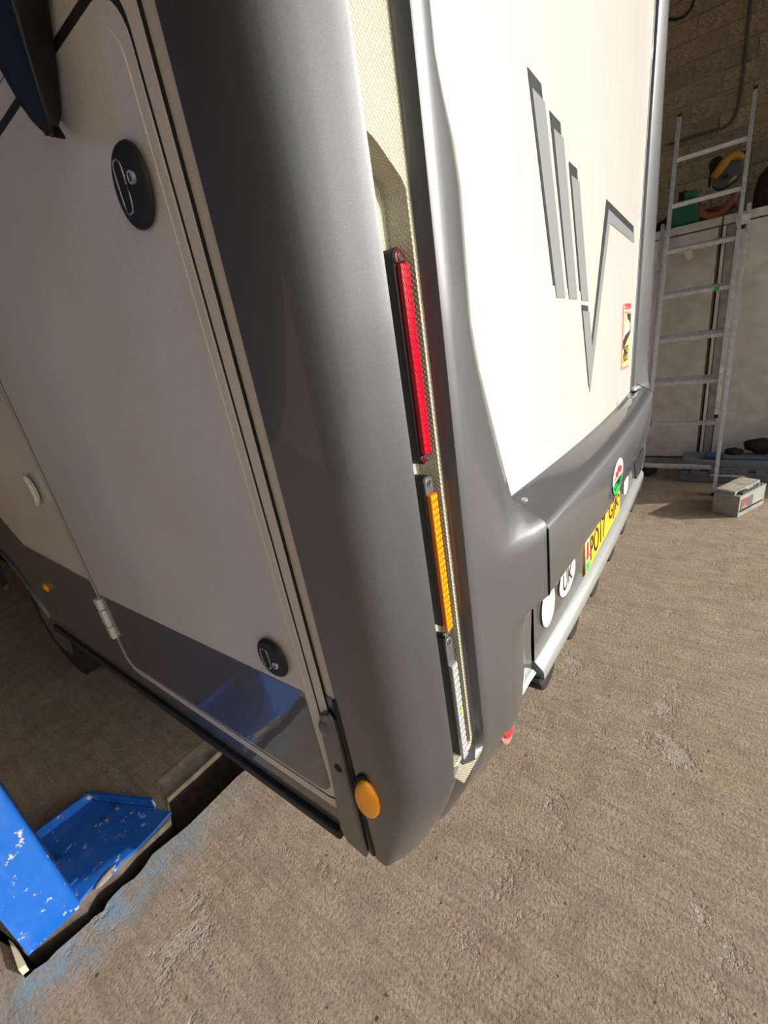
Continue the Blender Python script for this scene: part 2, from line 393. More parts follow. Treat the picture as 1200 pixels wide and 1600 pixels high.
# --- corner moulding: plan profile lofted over height
def xp(z):                    # edge of the rear panel against the moulding
    tab = [(-.40, .845), (-.35, .831), (-.25, .789), (-.158, .752), (-.07, .717), (.003, .699), (.09, .699), (.181, .701), (.233, .689), (.27, .668), (.307, .650), (.372, .646), (2, .62)]
    for (a, b), (c_, d) in zip(tab, tab[1:]):
        if z <= c_: return b + (d - b) * max(0, (z - a)) / (c_ - a)
    return tab[-1][1]
GB = -.80                      # bottom of the lamp groove
LX, RX, YS, YL = .490, .577, .320, .3405
def ring(z, side=0):
    left = [(.402, .524), (.3965, .521), (.395, .49), (.3955, .46), (.3975, .435), (.4025, .413), (.412, .394), (.427, .379), (.447, .3655), (.470, .3515), (.484, .343), (.490, .3405)]
    wts = [0, 0, .1, .25, .42, .55, .67, .71, .74, .81, .86, .86]
    g = max(0, min(1, (z - GB) / .035)); g = math.sqrt(max(0, 1 - (1 - g) ** 2))
    gw = .5 * (RX - LX) * (1 - g) * .6                                   # groove narrows at its rounded end
    groove = [(LX + .003 + gw, YL + .003 + .008 * g), (LX + .004 + gw, YL + .001 + .06 * g), (RX - .003 - gw, YS + .002 + .08 * g), (RX - .002 - gw, YS + .004 + .012 * g)]
    lip = [(RX + .003, YS + .0015), (RX + .010, YS - .003), (RX + .022, YS - .0045)]
    x1 = xp(z) if side == 0 else (.872 - .052 * (z + .40) / .40 if z < 0 else .82 - .112 * min(1.25, z))
    def up(u): return (RX + .022 + (x1 - RX - .022) * u)
    hi = [(up(.3), YS - .004), (up(.6), YS + .001), (up(.85), YS + .008), (up(.96), YS + .014), (x1, .349)]
    low = [(.645, .3045), (.690, .294), (.734, .284), (.775, .2745), (.820, .264)]
    rest = []
    for (a, b), (z0, z1) in zip(zip(hi, low), ((-.08, -.42), (-.14, -.41), (-.33, -.40), (-.343, -.397), (-.347, -.393)) if side == 0 else ((-.2, -.42), (-.25, -.41), (-.37, -.408), (-.385, -.405), (-.388, -.403))):
        k = max(0, min(1, (z0 - z) / (z0 - z1))); k = k * k * (3 - 2 * k) if z1 < -.40 else k
        rest.append((a[0] + (b[0] - a[0]) * k, a[1] + (b[1] - a[1]) * k))
    if z < -.566:                                                         # lower face set back below the crease
        s_ = min(1, (-.566 - z) / .02); f2 = [0, .0, .25, .75, 1]
        ext = max(0, min(1, (-.572 - z) / .12))
        rest = [(q[0] - .02 * i / 4 * ext, q[1] + s_ * .036 * max(0, (a_ if ext > .5 else (a_ if i > 2 else a_ * ext * 2)))) for i, (q, a_) in enumerate(zip(rest, f2))]
    pts = left + groove + lip + rest
    wall = wts + [.88] * 2 + [.9] * (2 + 3 + 5)
    t = 0
    tt = [(-.74, 0), (-.80, .006), (-.85, .020), (-.90, .040), (-.95, .066), (-1.0, .092), (-1.05, .118), (-1.07, .14)]
    if z < -.74:
        for (a, b), (c_, d) in zip(tt, tt[1:]):
            if z >= c_ - 1e-6: t = b + (d - b) * (a - z) / (a - c_); break
        else: t = tt[-1][1]
    return [Vector((x, y + t * wq, Z(z))) for (x, y), wq in zip(pts, wall)]
zs = [1.25, .9, .6, .45, .372, .34, .307, .288, .27, .25, .233, .207, .181, .14, .09, .05, .003, -.04, -.07, -.12, -.158, -.2, -.25, -.30, -.33, -.345, -.352, -.36, -.368, -.376, -.384, -.39, -.40, -.43, -.48, -.53, -.56, -.566, -.573, -.580, -.587, -.60, -.62, -.64, -.67, -.70, -.72, -.74, -.76, -.765, -.77, -.775, -.78, -.785, -.79, -.795, -.80, -.83, -.85, -.875, -.90, -.925, -.95, -.975, -1.0, -1.025, -1.05, -1.06]
for side in (0, 1):
    rings = [ring(z, side) for z in zs]; rings.append([q + Vector((.02, .03, .004)) for q in rings[-1]])
    mb = MB(); mb.loft(rings if side == 0 else [[mir(q) for q in r] for r in rings])
    o = mb.build('corner_moulding', M_paint, van); autosmooth(o, 38)
# --- textured tray behind the lamps with its deeper pocket
pk = [at(q, 1, .348) for q in [(577.6, 195), (596, 223), (615, 258), (633, 289.5), (640.6, 309), (647, 342), (651, 387), (655.5, 436), (662, 506), (683, 662), (692, 740), (707, 876), (732, 1032), (741, 1110), (742, 1135)]]
pocket = [(q.z - CAMZ, q.x) for q in pk]
def pocket_x(z):
    if z >= pocket[0][0]: return LX - .004
    for (a, b), (c_, d) in zip(pocket, pocket[1:]):
        if z >= c_: return b + (d - b) * (a - z) / (a - c_)
    e = pocket[-1]; k = min(1, (e[0] - z) / .022); return e[1] - (e[1] - LX + .004) * (1 - math.sqrt(max(0, 1 - k * k)))
tz = [1.2, .8, .5, .35] + [.30 - .012 * i for i in range(26)] + [-.01 - .04 * i for i in range(18)] + [-.72 - .006 * i for i in range(12)]
tz = sorted({round(q, 4) for q in tz if q > -.797}, reverse=True) + [-.798]
rows = []
def ty(x): return .357 - .012 * (x - .49) / .087
for z in tz:
    xq = pocket_x(z); dep = min(1, max(0, (xq - LX - .003) / .02))
    xq = max(LX + .003, min(xq, RX - .010)); yt = ty(xq); yf = yt + (.380 - yt) * dep
    rows.append([Vector((LX + .002, yf, Z(z))), Vector((xq - .004 if dep > .1 else xq, yf, Z(z))), Vector((xq - .001, yt + .004 * dep, Z(z))), Vector((xq, yt, Z(z))), Vector((RX - .001, ty(RX), Z(z)))])
bottom_row = [Vector((q.x, YS + .006, Z(-.803))) for q in rows[-1]]
mb = MB(); mb.loft(rows + [bottom_row]); autosmooth(mb.build('lamp_tray', M_beige, van), 35)
mb = MB(); mb.loft([[mir(q) for q in r] for r in rows + [bottom_row]]); autosmooth(mb.build('lamp_tray', M_beige, van), 35)

# --- tail lamps in the pocket
def lamp(kind, pt, pb, lt, lb, m_lens, m_side, m_tab, nb):
    zt, zb_, l0, l1 = (at(q, 1, .356).z for q in (pt, pb, lt, lb))
    r0 = .0135; xc_ = .5425; base = MB(); pts = []
    for k in range(9):
        a = math.pi * k / 8; pts.append((xc_ + r0 * math.cos(a), .380, zt - r0 + r0 * math.sin(a)))
    for k in range(9):
        a = math.pi + math.pi * k / 8; pts.append((xc_ + r0 * math.cos(a), .380, zb_ + r0 + r0 * math.sin(a)))
    base.prism(pts, (0, -.0255, 0)); root = base.build('tail_lamp', M_black, van, bevel=.002); autosmooth(root, 50)
    root['label'] = kind
    MB().box((.5435, .3515, (l0 + l1) / 2), (.0195, .010, l0 - l1), bevel=.0015).build('lens', m_side, root)
    bd = MB()
    for i in range(nb):
        hgt = (l0 - l1) / nb; zc = l0 - (i + .5) * hgt
        for j in range(3):
            bd.box((.5372 + .0062 * j, .3465, zc), (.0044, .0016, hgt * .55), bevel=.0005)
    bd.build('lens_facets', m_lens, root, kind='stuff')
    for zc, sg, ze in ((zt - r0, 1, l0 + .001), (zb_ + r0, -1, l1 - .001)):
        if sg * (zc - ze) < .001: zc = ze + sg * .001
        tb = MB(); tb.prism([(xc_ + .0118 * math.cos(math.pi * k / 10), .356, zc + sg * .0112 * math.sin(math.pi * k / 10)) for k in range(11)] + [(xc_ - .0118, .356, ze), (xc_ + .0118, .356, ze)], (0, -.0045, 0))
        o = tb.build('mounting_tab', m_tab, root, bevel=.0015); autosmooth(o, 50)
        MB().tube([(xc_, .353, zc + sg * .001), (xc_, .3512, zc + sg * .001)], .0046, 14).build('screw_hole', M_dark, root)
        MB().tube([(xc_ + .0056 * math.cos(a), .3514, zc + sg * .001 + .0056 * math.sin(a)) for a in [2 * math.pi * k / 16 for k in range(17)]], .0010, 6).build('hole_rim', m_tab, root, True)
    return root
lamp('long red tail and brake lamp', (614, 385), (654, 730), (628, 414), (664, 707), M_red, M_redside, M_smokered, 26)
lamp('amber indicator lamp', (663, 744), (691, 982), (674, 768), (707, 970), M_amber, mat('amber_lens_side', (.55, .15, .002), .15, 0, .3, .05), M_smoke, 22)
lamp('clear reversing lamp', (701, 989), (727, 1166), (714, 1021), (738, 1156), M_clear, mat('clear_lens_side', (.28, .29, .30), .08, 0, 1, .02), M_smoke, 16)

wl = [o for o in van.children if o.get('label') == 'clear reversing lamp'][0]
MB().box((.5475, .3456, at((733, 1092), 1, .3456).z), (.006, .0012, .016), bevel=.0004).build('yellow_led', mat('yellow_green_led', (.55, .60, .08), .3), wl)
# --- rear panel
panel_bot = [at(q, 1, .347) for q in ((795, 779), (815, 763), (840, 744), (880, 712), (910, 687), (940, 660), (965, 635), (985, 612))]
pz = [Vector((.62, .347, Z(1.25))), Vector((.62, .347, Z(-.30))), Vector((.80, .347, panel_bot[0].z - .02))] + [Vector((q.x, .347, q.z - .012)) for q in panel_bot] + [Vector((2.36, .347, Z(-.40))), Vector((2 * XM - .62, .347, Z(-.30))), Vector((2 * XM - .62, .347, Z(1.25)))]
MB().prism(pz, (0, .03, 0)).build('rear_panel', M_white, van)
# thin edge bead between panel and moulding
for side in (0, 1):
    path = [Vector((ring(z, side)[-1].x + .003, .346, Z(z))) for z in zs if z > (-.345, -.386)[side]]
    MB().tube([mir(q) if side else q for q in path], .0025, 6).build('edge_seal', M_grey_dec if side else M_stk_white, van, True)

# --- decals on the panel
c5 = lambda q: at((760 + q[0] / 2.6667, 60 + q[1] / 2.6667), 1, .3465)
def decal(name, pts, m, off, parent=van, lab=None):
    o = MB().prism([p_ + Vector((0, -off, 0)) for p_ in pts], (0, .0003, 0)).build(name, m, parent)
    if lab: o['label'] = lab
    return o
for dk, gy in ((((170, 118), (228, 190), (306, 1030), (278, 1030)), ((188, 205), (242, 265), (328, 1082), (292, 1080))),
               (((262, 300), (308, 352), (352, 1045), (338, 1043)), ((278, 375), (320, 415), (378, 1088), (345, 1085))),
               (((343, 512), (378, 545), (402, 1055), (388, 1052)), ((352, 570), (386, 597), (424, 1095), (396, 1092))),
               (((395, 1110), (422, 1114), (437, 1262), (500, 670), (613, 783), (613, 815), (510, 712), (430, 1452), (425, 1450)), ((400, 1135), (428, 1138), (440, 1285), (508, 712), (615, 815), (615, 853), (514, 770), (430, 1480)))):
    d_ = decal('graphic_stripe', [c5(q) for q in gy], M_grey_dec, .0012)
    decal('stripe_backing', [c5(q) for q in dk], M_dark_dec, .0006, d_)
c8 = lambda q: at((940 + q[0] / 11.43, 460 + q[1] / 11.43), 1, .3465)
st = decal('warning_sticker', [c8(q) for q in ((385, 190), (400, 160), (515, 160), (525, 185), (480, 1290), (470, 1305), (360, 1365), (348, 1340))], M_stk_pink, .0006, van, 'blind-spot warning sticker with red border and yellow field')
decal('sticker_field', [c8(q) for q in ((400, 345), (517, 340), (472, 1255), (365, 1300))], M_stk_yel, .0010, st)
decal('sticker_banner', [c8(q) for q in ((402, 212), (520, 212), (516, 300), (398, 305))], M_stk_white, .0010, st)
decal('sticker_black_band', [c8(q) for q in ((445, 345), (517, 342), (508, 640), (500, 700), (372, 1010), (380, 830), (480, 560))], M_dkgrey, .0013, st)
decal('sticker_truck', [c8(q) for q in ((425, 520), (472, 450), (500, 520), (492, 640), (400, 750), (398, 650))], M_stk_white, .0016, st)
a_, b_ = c8((470, 235)), c8((520, 235))
text_obj('sticker_text', 'ATTENTION', M_stk_red, st, c8((405, 290)) + Vector((0, -.0014, 0)), (1, 0, 0), (0, 0, 1), .022, (c8((516, 290)) - c8((405, 290))).x * .94)
text_obj('sticker_text', 'ANGLES', M_ink, st, c8((385, 1095)) + Vector((0, -.0014, 0)), (1, 0, 0), (0, 0, 1), .034, (c8((468, 1060)) - c8((385, 1095))).x * .95)
text_obj('sticker_text', 'MORTS', M_ink, st, c8((377, 1225)) + Vector((0, -.0014, 0)), (1, 0, 0), (0, 0, 1), .034, (c8((458, 1190)) - c8((377, 1225))).x * .95)

# --- bumper between the corner mouldings
def bow(x): return max(0, 1 - ((x - XM) / .78) ** 2)
def brow(x):
    b = bow(x); y = -.022 * b
    pbz = None
    for q0, q1 in zip(panel_bot, panel_bot[1:]):
        if q0.x <= x <= q1.x: pbz = q0.z + (q1.z - q0.z) * (x - q0.x) / (q1.x - q0.x)
    if pbz is None: pbz = panel_bot[0].z if x < panel_bot[0].x else panel_bot[-1].z
    zl = pbz - CAMZ
    pr = [(.355, zl + .002), (.346, zl + .001), (.338 + y * .3, zl - .006), (.300 + y, -.385), (.276 + y, -.397), (.267 + y, -.402), (.2635 + y, -.410), (.263 + y, -.49), (.2635 + y, -.560), (.266 + y, -.566), (.296 + y * .65, -.578), (.300 + y * .65, -.590), (.303 + y * .65, -.78), (.305 + y * .65, -.86)]
    return [Vector((x, yy_, Z(zz_))) for yy_, zz_ in pr]
bxs = [.823 + (2 * XM - 2 * .823) * i / 30 for i in range(31)]
o = MB().loft([brow(x) for x in bxs]).build('bumper', M_paint, van); autosmooth(o, 50)
# silver step strip under the plate
def strip_row(x, f_=1.0):
    y = -.014 * bow(x)
    return [Vector((x, yy_ + y, Z(zz_))) for yy_, zz_ in ((.308, -.762), (.300, -.766), (.286, -.780), (.282, -.786), (.280, -.808), (.282, -.814), (.325, -.835), (.325, -.77))]
o = MB().loft([strip_row(x) for x in bxs], closed=True, cap=True).build('step_strip', M_silver, van); autosmooth(o, 35)
# black half discs painted in for shade under the valance's scalloped edge
for xq in (.86, 1.07, 1.30, 1.54, 1.77, 2.0, 2.23):
    y = -.014 * bow(xq)
    mb = MB(); mb.prism([(xq + .058 * math.cos(math.radians(a)), .2825 + y, Z(-.806) + .050 * math.sin(math.radians(a))) for a in range(180, 361, 12)], (0, .06, 0))
    mb.build('scallop_shade', M_matblack, van, bevel=.008)
vl = []
for x in bxs:
    y = -.014 * bow(x); vl.append([Vector((x, .286 + y, Z(-.80))), Vector((x, .296 + y, Z(-.832))), Vector((x, .40, Z(-.90))), Vector((x, .60, Z(-.92)))])
autosmooth(MB().loft(vl).build('lower_valance', M_dkgrey, van), 60)
# end pieces of the silver strip on the corner mouldings, and round rear reflectors
sp = [(831, 1050), (822, 1062), (812, 1080), (803, 1098), (797, 1118)]
rr_ = [.012, .0125, .012, .009, .003]
for side in (0, 1):
    pts = []
    for k, q in enumerate(sp):
        P_ = at(q, 1, .300 + .004 * k); pts.append(P_)
    rg = []
    for P_, r_ in zip(pts, rr_):
        rg.append([P_ + Vector((0, .012, r_ * .9)), P_ + Vector((0, -.004, r_ * .7)), P_ + Vector((0, -.010 * r_ / .012, 0)), P_ + Vector((0, .0, -r_)), P_ + Vector((0, .03, -r_ * 1.2))])
    if side: rg = [[mir(q) for q in r] for r in rg]
    autosmooth(MB().loft(rg, closed=True, cap=True).build('strip_end', M_silver, van), 50)
    cr = at((791, 1137), 1, .322)
    fx = lambda q: mir(q) if side else q
    hz_ = MB().prism([fx(q) for q in oval(cr + Vector((0, .006, -.002)), (1, 0, 0), (0, .25, .97), .030, .036)], (0, -.006, 0)).build('rear_reflector', M_pinkglass, van, bevel=.002)
    MB().prism([fx(q) for q in oval(cr + Vector((0, .001, .004)), (1, 0, 0), (0, .25, .97), .021, .025)], (0, -.006, 0)).build('red_disc', M_stk_red, hz_, bevel=.0015)
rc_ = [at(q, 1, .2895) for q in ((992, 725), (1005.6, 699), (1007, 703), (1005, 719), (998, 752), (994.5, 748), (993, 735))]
MB().prism(rc_, (0, .006, 0)).build('corner_recess_shade', M_dkgrey, van)  # flat dark plate standing in for the shade of a corner recess
# trim screws on the ledge
for q in ((817, 781), (986, 621)):
    c_ = at(q, 2, Z(-.368)); mb = MB(); mb.ellipsoid(c_, (.011, .011, .004)); s_ = mb.build('ledge_screw', M_silver, van, True)
# seam lines where the bumper meets the mouldings
for side in (0, 1):
    pts = [Vector((.8215, q.y - .0002, q.z)) for q in brow(.8235)[1:12]]
    MB().tube([mir(q) if side else q for q in pts], .0016, 6).build('seam', M_dark, van, True)

# --- number plate and stickers on the bumper
PY = .3015 - .022
pbl = at((915.3, 898.5), 1, .2845)
px0 = pbl.x; pz0 = pbl.z
yq = .2845
tilt = Vector((0, .03, .9995))
def pq(u, v_, d=0.0): return Vector((px0 + u, yq - d, pz0)) + tilt * v_
np_ = MB().prism([pq(0, 0), pq(.52, 0), pq(.52, .111), pq(0, .111)], (0, .004, 0)).build('number_plate', M_yellow, van, bevel=.001)
MB().prism([pq(-.006, -.004, -.005), pq(.526, -.004, -.005), pq(.526, .115, -.005), pq(-.006, .115, -.005)], (0, .012, 0)).build('plate_holder', M_matblack, np_)
text_obj('lettering', 'PO17', M_ink, np_, pq(.060, .016, .0003), (1, 0, 0), tilt, .079, .205, bold=.008)
text_obj('lettering', 'GJK', M_ink, np_, pq(.325, .016, .0003), (1, 0, 0), tilt, .079, .165, bold=.008)
MB().prism([pq(.003, .004, .0003), pq(.043, .004, .0003), pq(.043, .107, .0003), pq(.003, .107, .0003)], (0, -.0004, 0)).build('flag_band', M_stk_white, np_)
MB().prism([pq(.006, .006, .0009), pq(.040, .006, .0009), pq(.040, .034, .0009), pq(.006, .034, .0009)], (0, -.0004, 0)).build('flag_green', M_stk_green, np_)
MB().prism([pq(.008, .040, .0009), pq(.036, .044, .0009), pq(.038, .096, .0009), pq(.018, .100, .0009), pq(.012, .070, .0009)], (0, -.0004, 0)).build('flag_red', M_stk_red, np_)
MB().tube([pq(.052, .045, .000), pq(.052, .045, .003)], .005, 12).build('fixing_cap', M_stk_red, np_)
MB().tube([pq(.488, .072, .000), pq(.488, .072, .003)], .006, 12).build('fixing_cap', M_ink, np_)
# oval flag sticker on the face of the bumper
yv = .263 - .022 * bow(1.72) - .0012
cv = at((965.5, 744), 1, yv)
ht = abs(at((972, 709), 1, yv).z - at((958, 779), 1, yv).z) * .52
wd = .078
ov_ = oval(cv, (1, 0, 0), (0, 0, 1), wd, ht, 32)
fs = MB().prism(ov_, (0, -.0006, 0)).build('oval_flag_sticker', M_stk_white, van); fs['label'] = 'oval white and green flag sticker with a red dragon'
zs_ = cv.z - ht * .18
low = [q for q in ov_ if q.z < zs_]; low.sort(key=lambda q: math.atan2(q.z - cv.z, q.x - cv.x))
hw = wd * math.sqrt(1 - .18 ** 2)
MB().prism([Vector((cv.x - hw, yv, zs_))] + low + [Vector((cv.x + hw, yv, zs_))], (0, -.0011, 0)).build('green_field', M_stk_green, fs)
dr = [(-.62, -.12), (-.50, .02), (-.42, .18), (-.55, .30), (-.38, .34), (-.30, .22), (-.20, .30), (-.05, .55), (.10, .40), (.22, .48), (.20, .28), (.40, .34), (.62, .20), (.52, .10), (.66, -.02), (.44, .02), (.46, -.14), (.30, -.12), (.24, .06), (.02, .04), (-.04, -.14), (-.20, -.14), (-.18, .04), (-.36, -.02), (-.44, -.14)]
MB().prism([cv + Vector((q[0] * wd * 1.15, -.0011, (q[1] * .95 + .14) * ht)) for q in dr], (0, -.0006, 0)).build('red_dragon', M_stk_red, fs)
text_obj('sticker_text', 'CYMRU', M_ink, fs, cv + Vector((-.05, -.0012, -ht * .62)), (1, 0, 0), (0, 0, 1), .028, .10)
def face_y(x): return .300 - .0143 * bow(x)
def oval_st(px, ru, rv, m, name, lab=None):
    y = .285
    for _ in range(6):
        c_ = at(px, 1, y); y = face_y(c_.x) - .0012
    o = MB().prism(oval(at(px, 1, y), (1, 0, 0), (0, .02, 1), ru, rv, 28), (0, -.0005, 0)).build(name, m, van)
    if lab: o['label'] = lab
    return o, at(px, 1, y)
uk, uc = oval_st((887, 901), .074, .046, M_stk_white, 'country_sticker', 'white oval UK country sticker')
text_obj('sticker_text', 'UK', M_ink, uk, uc + Vector((-.044, -.0007, -.026)), (1, 0, 0), (0, 0, 1), .052, .088, bold=.01)
oval_st((857, 946), .050, .054, M_stk_cream, 'worn_sticker', 'cream oval sticker peeling off')
oval_st((978, 757), .048, .040, M_stk_cream, 'small_sticker', 'small cream sticker')

# --- near side
MB().box((XS + .035, 3.35, Z(.32)), (.06, 5.65, 1.9)).build('side_panel', M_side, van)
MB().box((2 * XM - XS - .035, 3.35, Z(.16)), (.06, 5.65, 2.22)).build('side_panel', M_side, van)
MB().box((XM, 3.3, Z(1.27)), (2 * (XM - XS) - .01, 5.9, .08), bevel=.02).build('roof', M_side, van)
MB().box((XM, 6.15, Z(.16)), (2 * (XM - XS) - .02, .06, 2.22)).build('front_bulkhead', M_side, van)
MB().box((XM, 3.35, Z(-.86)), (2 * (XM - XS) - .14, 5.5, .10)).build('underbody', M_matblack, van)
MB().box((XM, .45, Z(.25)), (1.9, .06, 2.0)).build('rear_frame', M_matblack, van)
MB().box((XM, 1.20, .58), (2.08, 1.3, .28), bevel=.03).build('shadow_box', M_matblack, van)  # unseen box added under the body to shade the floor and foot plate
def slab(name, poly, m, x0, th, parent=van, bevel=.0015):
    o = MB().prism([(x0, q[1], q[2]) for q in poly], (th, 0, 0)).build(name, m, parent, bevel=bevel); return o
# lower skirt band, interrupted by the door and lifted over the wheel arch
arch_c = (3.03, Z(-1.20)); arch_r = .47
ar = [(arch_c[0] + arch_r * math.cos(math.radians(a)), arch_c[1] + arch_r * math.sin(math.radians(a)) * 1.08) for a in range(180, -1, -6)]
zsk = Z(-1.08)
ar = [q for q in ar if q[1] > zsk]
poly = [(0, .535, zsk), *[(0, a, b) for a, b in ([(ar[0][0], zsk)] + ar + [(ar[-1][0], zsk)])], (0, 6.1, zsk), (0, 6.1, Z(-.58)), (0, 3.75, Z(-.56)), (0, 3.55, Z(-.46)), (0, 2.60, Z(-.45)), (0, 2.39, Z(-.578)), (0, 1.64, Z(-.607)), (0, .535, Z(-.607))]
slab('side_skirt', poly, M_paint, XS + .002, .03, bevel=.006)
slab('side_skirt', [(0, q[1], q[2]) for q in poly], M_paint, 2 * XM - XS - .032, .03, bevel=.006)
slab('skirt_edge', [(0, .625, zsk - .001), (0, ar[0][0] - .02, zsk - .001), (0, ar[0][0] - .02, zsk + .035), (0, .625, zsk + .035)], M_dkgrey, XS - .012, .05, bevel=.008)
MB().tube([Vector((XS + .0, a, b)) for a, b in ar], .012, 8).build('arch_trim', M_paint, van, True)
# rear wheels
for xw, sg in ((XS + .18, -1), (2 * XM - XS - .18, 1)):
    wh = MB().tube([(xw - .11, arch_c[0], .345), (xw - .10, arch_c[0], .345), (xw + .10, arch_c[0], .345), (xw + .11, arch_c[0], .345)], [.30, .345, .345, .30], 36).build('wheel', M_tyre, van); autosmooth(wh, 40)
    MB().tube([(xw + sg * .105, arch_c[0], .345), (xw + sg * .118, arch_c[0], .345)], [.21, .17], 28).build('wheel_rim', M_steel, wh)
# locker door in layers
D = (.556, 1.665, Z(-.972), Z(.462)); C = (.584, 1.632, Z(-.936), Z(.418))
slab('frame_seal', rrect(D[0] - .0014, D[1] + .005, D[2] - .002, D[3] + .002, .073), M_matblack, .3997, .01, bevel=0)
slab('door_frame', rrect(*D, .072), M_side, .3991, .008, bevel=.0004)
slab('door_seal', rrect(C[0] - .0045, C[1] + .010, C[2] - .007, C[3] + .013, .062), M_matblack, .3986, .008, bevel=0)
door = slab('locker_door', rrect(*C, .058), M_side, .3980, .008, bevel=.0004)
slab('door_skin', rrect(C[0] + .019, C[1] - .030, C[2] + .012, C[3] - .020, .05), M_side, .3970, .006, door, bevel=.0009)
bandp = [q for q in rrect(C[0] + .028, C[1] - .012, Z(-.925), Z(-.62), (.05, .05, .008, .008))]
slab('door_band', [(q[0], q[1], q[2] - (.022 if q[2] > Z(-.7) else .006) * (q[1] - .6)) for q in bandp], M_paint, .3960, .006, door, bevel=.0008)
slab('door_edge_tape', [(0, C[0] + .002, Z(-.55)), (0, C[0] + .016, Z(-.55)), (0, C[0] + .016, Z(.30)), (0, C[0] + .002, Z(.30))], M_side, .3975, .002, door, bevel=0)
h_ = MB()
for k, (za, zb2) in enumerate(((-.665, -.705), (-.709, -.775), (-.779, -.825))):
    h_.box((XS - .008, 1.652, Z((za + zb2) / 2)), (.018, .030, abs(za - zb2)), bevel=.003)
h_.build('door_hinge', M_stk_white, door)
# handles: oval escutcheon, black disc for the grip's recess shade, and a key lock
def handle(px, ry, rz, grip, lock):
    c_ = at(px, 0, XS - .008); u, v_ = Vector((0, -1, 0)), Vector((0, 0, 1))
    o = MB(); rg = []
    for dx, s_ in ((0, 1.0), (-.003, 1.0), (-.006, .96), (-.0085, .88), (-.0095, .70)):
        rg.append([q + Vector((dx, 0, 0)) for q in oval(c_, u, v_, ry * s_, rz * s_, 36, 2.2)])
    o.loft(rg, closed=True, cap=True); ho = o.build('door_handle', M_dkgrey, van); autosmooth(ho, 40)
    gc = c_ + Vector((-.0098, grip[0], grip[1]))
    MB().prism(oval(gc, u, v_, grip[2], grip[3], 28, 3.5), (.001, 0, 0)).build('grip_recess_shade', M_dark, ho)
    MB().tube([q + Vector((-.0006, 0, 0)) for q in oval(gc, u, v_, grip[2], grip[3], 36, 3.5) + oval(gc, u, v_, grip[2], grip[3], 36, 3.5)[:1]], .0017, 6).build('grip_rim', M_steel, ho, True)
    lc = c_ + Vector((-.009, lock[0], lock[1]))
    MB().tube([lc, lc + Vector((-.004, 0, 0))], .0075, 18).build('key_lock', M_chrome, ho)
    MB().box(lc + Vector((-.0042, 0, 0)), (.0012, .003, .009)).build('key_slot', M_dark, ho)
    return ho
handle((211, 292), .041, .049, (.011, .001, .0105, .030), (-.017, .004))
handle((427, 1027), .041, .044, (.011, .001, .0115, .024), (-.017, -.006))
# black trim at the foot of the corner, with its screw
mb = MB()
prof = [(.545, -.640), (.570, -.650), (.581, -.68), (.584, -.72), (.588, -.80), (.596, -.88), (.606, -.95), (.614, -1.02), (.60, -1.062), (.545, -1.072), (.540, -1.0), (.538, -.90), (.536, -.80), (.535, -.70), (.536, -.655)]
mb.prism([(XS - .0115, a, Z(b)) for a, b in prof], (.012, 0, 0)); cp = mb.build('corner_trim', M_paint, van, bevel=.005, seg=3); autosmooth(cp, 50)
MB().tube([(XS - .0135, .556, Z(-.79)), (XS - .0105, .556, Z(-.79))], [.009, .011], 18).build('trim_screw', M_matblack, cp)
MB().ellipsoid((XS - .010, .566, Z(-.69)), (.007, .017, .022)).build('trim_boss', M_paint, cp, True)
MB().tube([(XS - .004, .5235 + .0 * k, Z(-.60 - k * .05)) for k in range(10)], .004, 8).build('corner_seam', M_dark, van, True)
# orange side marker on the corner, and a small one by the wheel arch
mc = at((576, 1245), 0, .393)
md = Vector((-.93, -.35, 0)); mu = Vector((.35, -.93, 0)).normalized()
rg = []
for d_, s_ in ((-.012, 1.10), (.002, 1.10), (.003, 1.0)):
    rg.append([q + md * d_ for q in oval(mc, mu, (0, 0, 1), .027 * s_, .054 * s_, 32)])
sm = MB().loft(rg, closed=True, cap=True).build('side_marker_lamp', M_matblack, van); autosmooth(sm, 40)
rg = []
for d_, s_ in ((.002, 1.0), (.009, .98), (.0125, .9), (.014, .72), (.0145, .4)):
    rg.append([q + md * d_ for q in oval(mc, mu, (0, 0, 1), .0255 * s_, .0515 * s_, 32)])
amber_lens = autosmooth(MB().loft(rg, closed=True, cap=True).build('lens', M_amber, sm), 40)
mf = mat('faceted_amber_lens', (.98, .37, .003), .12, 0, .4, .05); nf = N(mf)
sf = nf.new('ShaderNodeSeparateXYZ'); nf.link(nf.co.outputs['Object'], sf.inputs[0])
q1 = nf.math('ABSOLUTE', nf.math('SINE', nf.math('MULTIPLY', nf.math('ADD', sf.outputs[1], sf.outputs[2]), 700.0)))
q2 = nf.math('ABSOLUTE', nf.math('SINE', nf.math('MULTIPLY', nf.math('SUBTRACT', sf.outputs[1], sf.outputs[2]), 700.0)))
hf = nf.math('MULTIPLY', q1, q2); nf.bump(hf, .5, .001);
amber_lens.data.materials[0] = mf
mo = at((72, 918), 0, XS - .004)
MB().ellipsoid(mo, (.010, .032, .022)).build('small_marker_lamp', M_amber, van, True)
# small water filler flap on the side
vc = at((50, 765), 0, XS - .004)
fl_ = MB().prism(oval(vc, (0, 1, 0), (0, 0, 1), .052, .052, 30), (-.004, 0, 0)).build('filler_flap', M_side, van, bevel=.0015)
MB().tube([vc + Vector((-.010, -.042 * math.cos(a) - .004, .055 * math.sin(a))) for a in [math.radians(-70 + 14 * k) for k in range(11)]], .006, 8).build('flap_handle', M_stk_white, fl_, True)
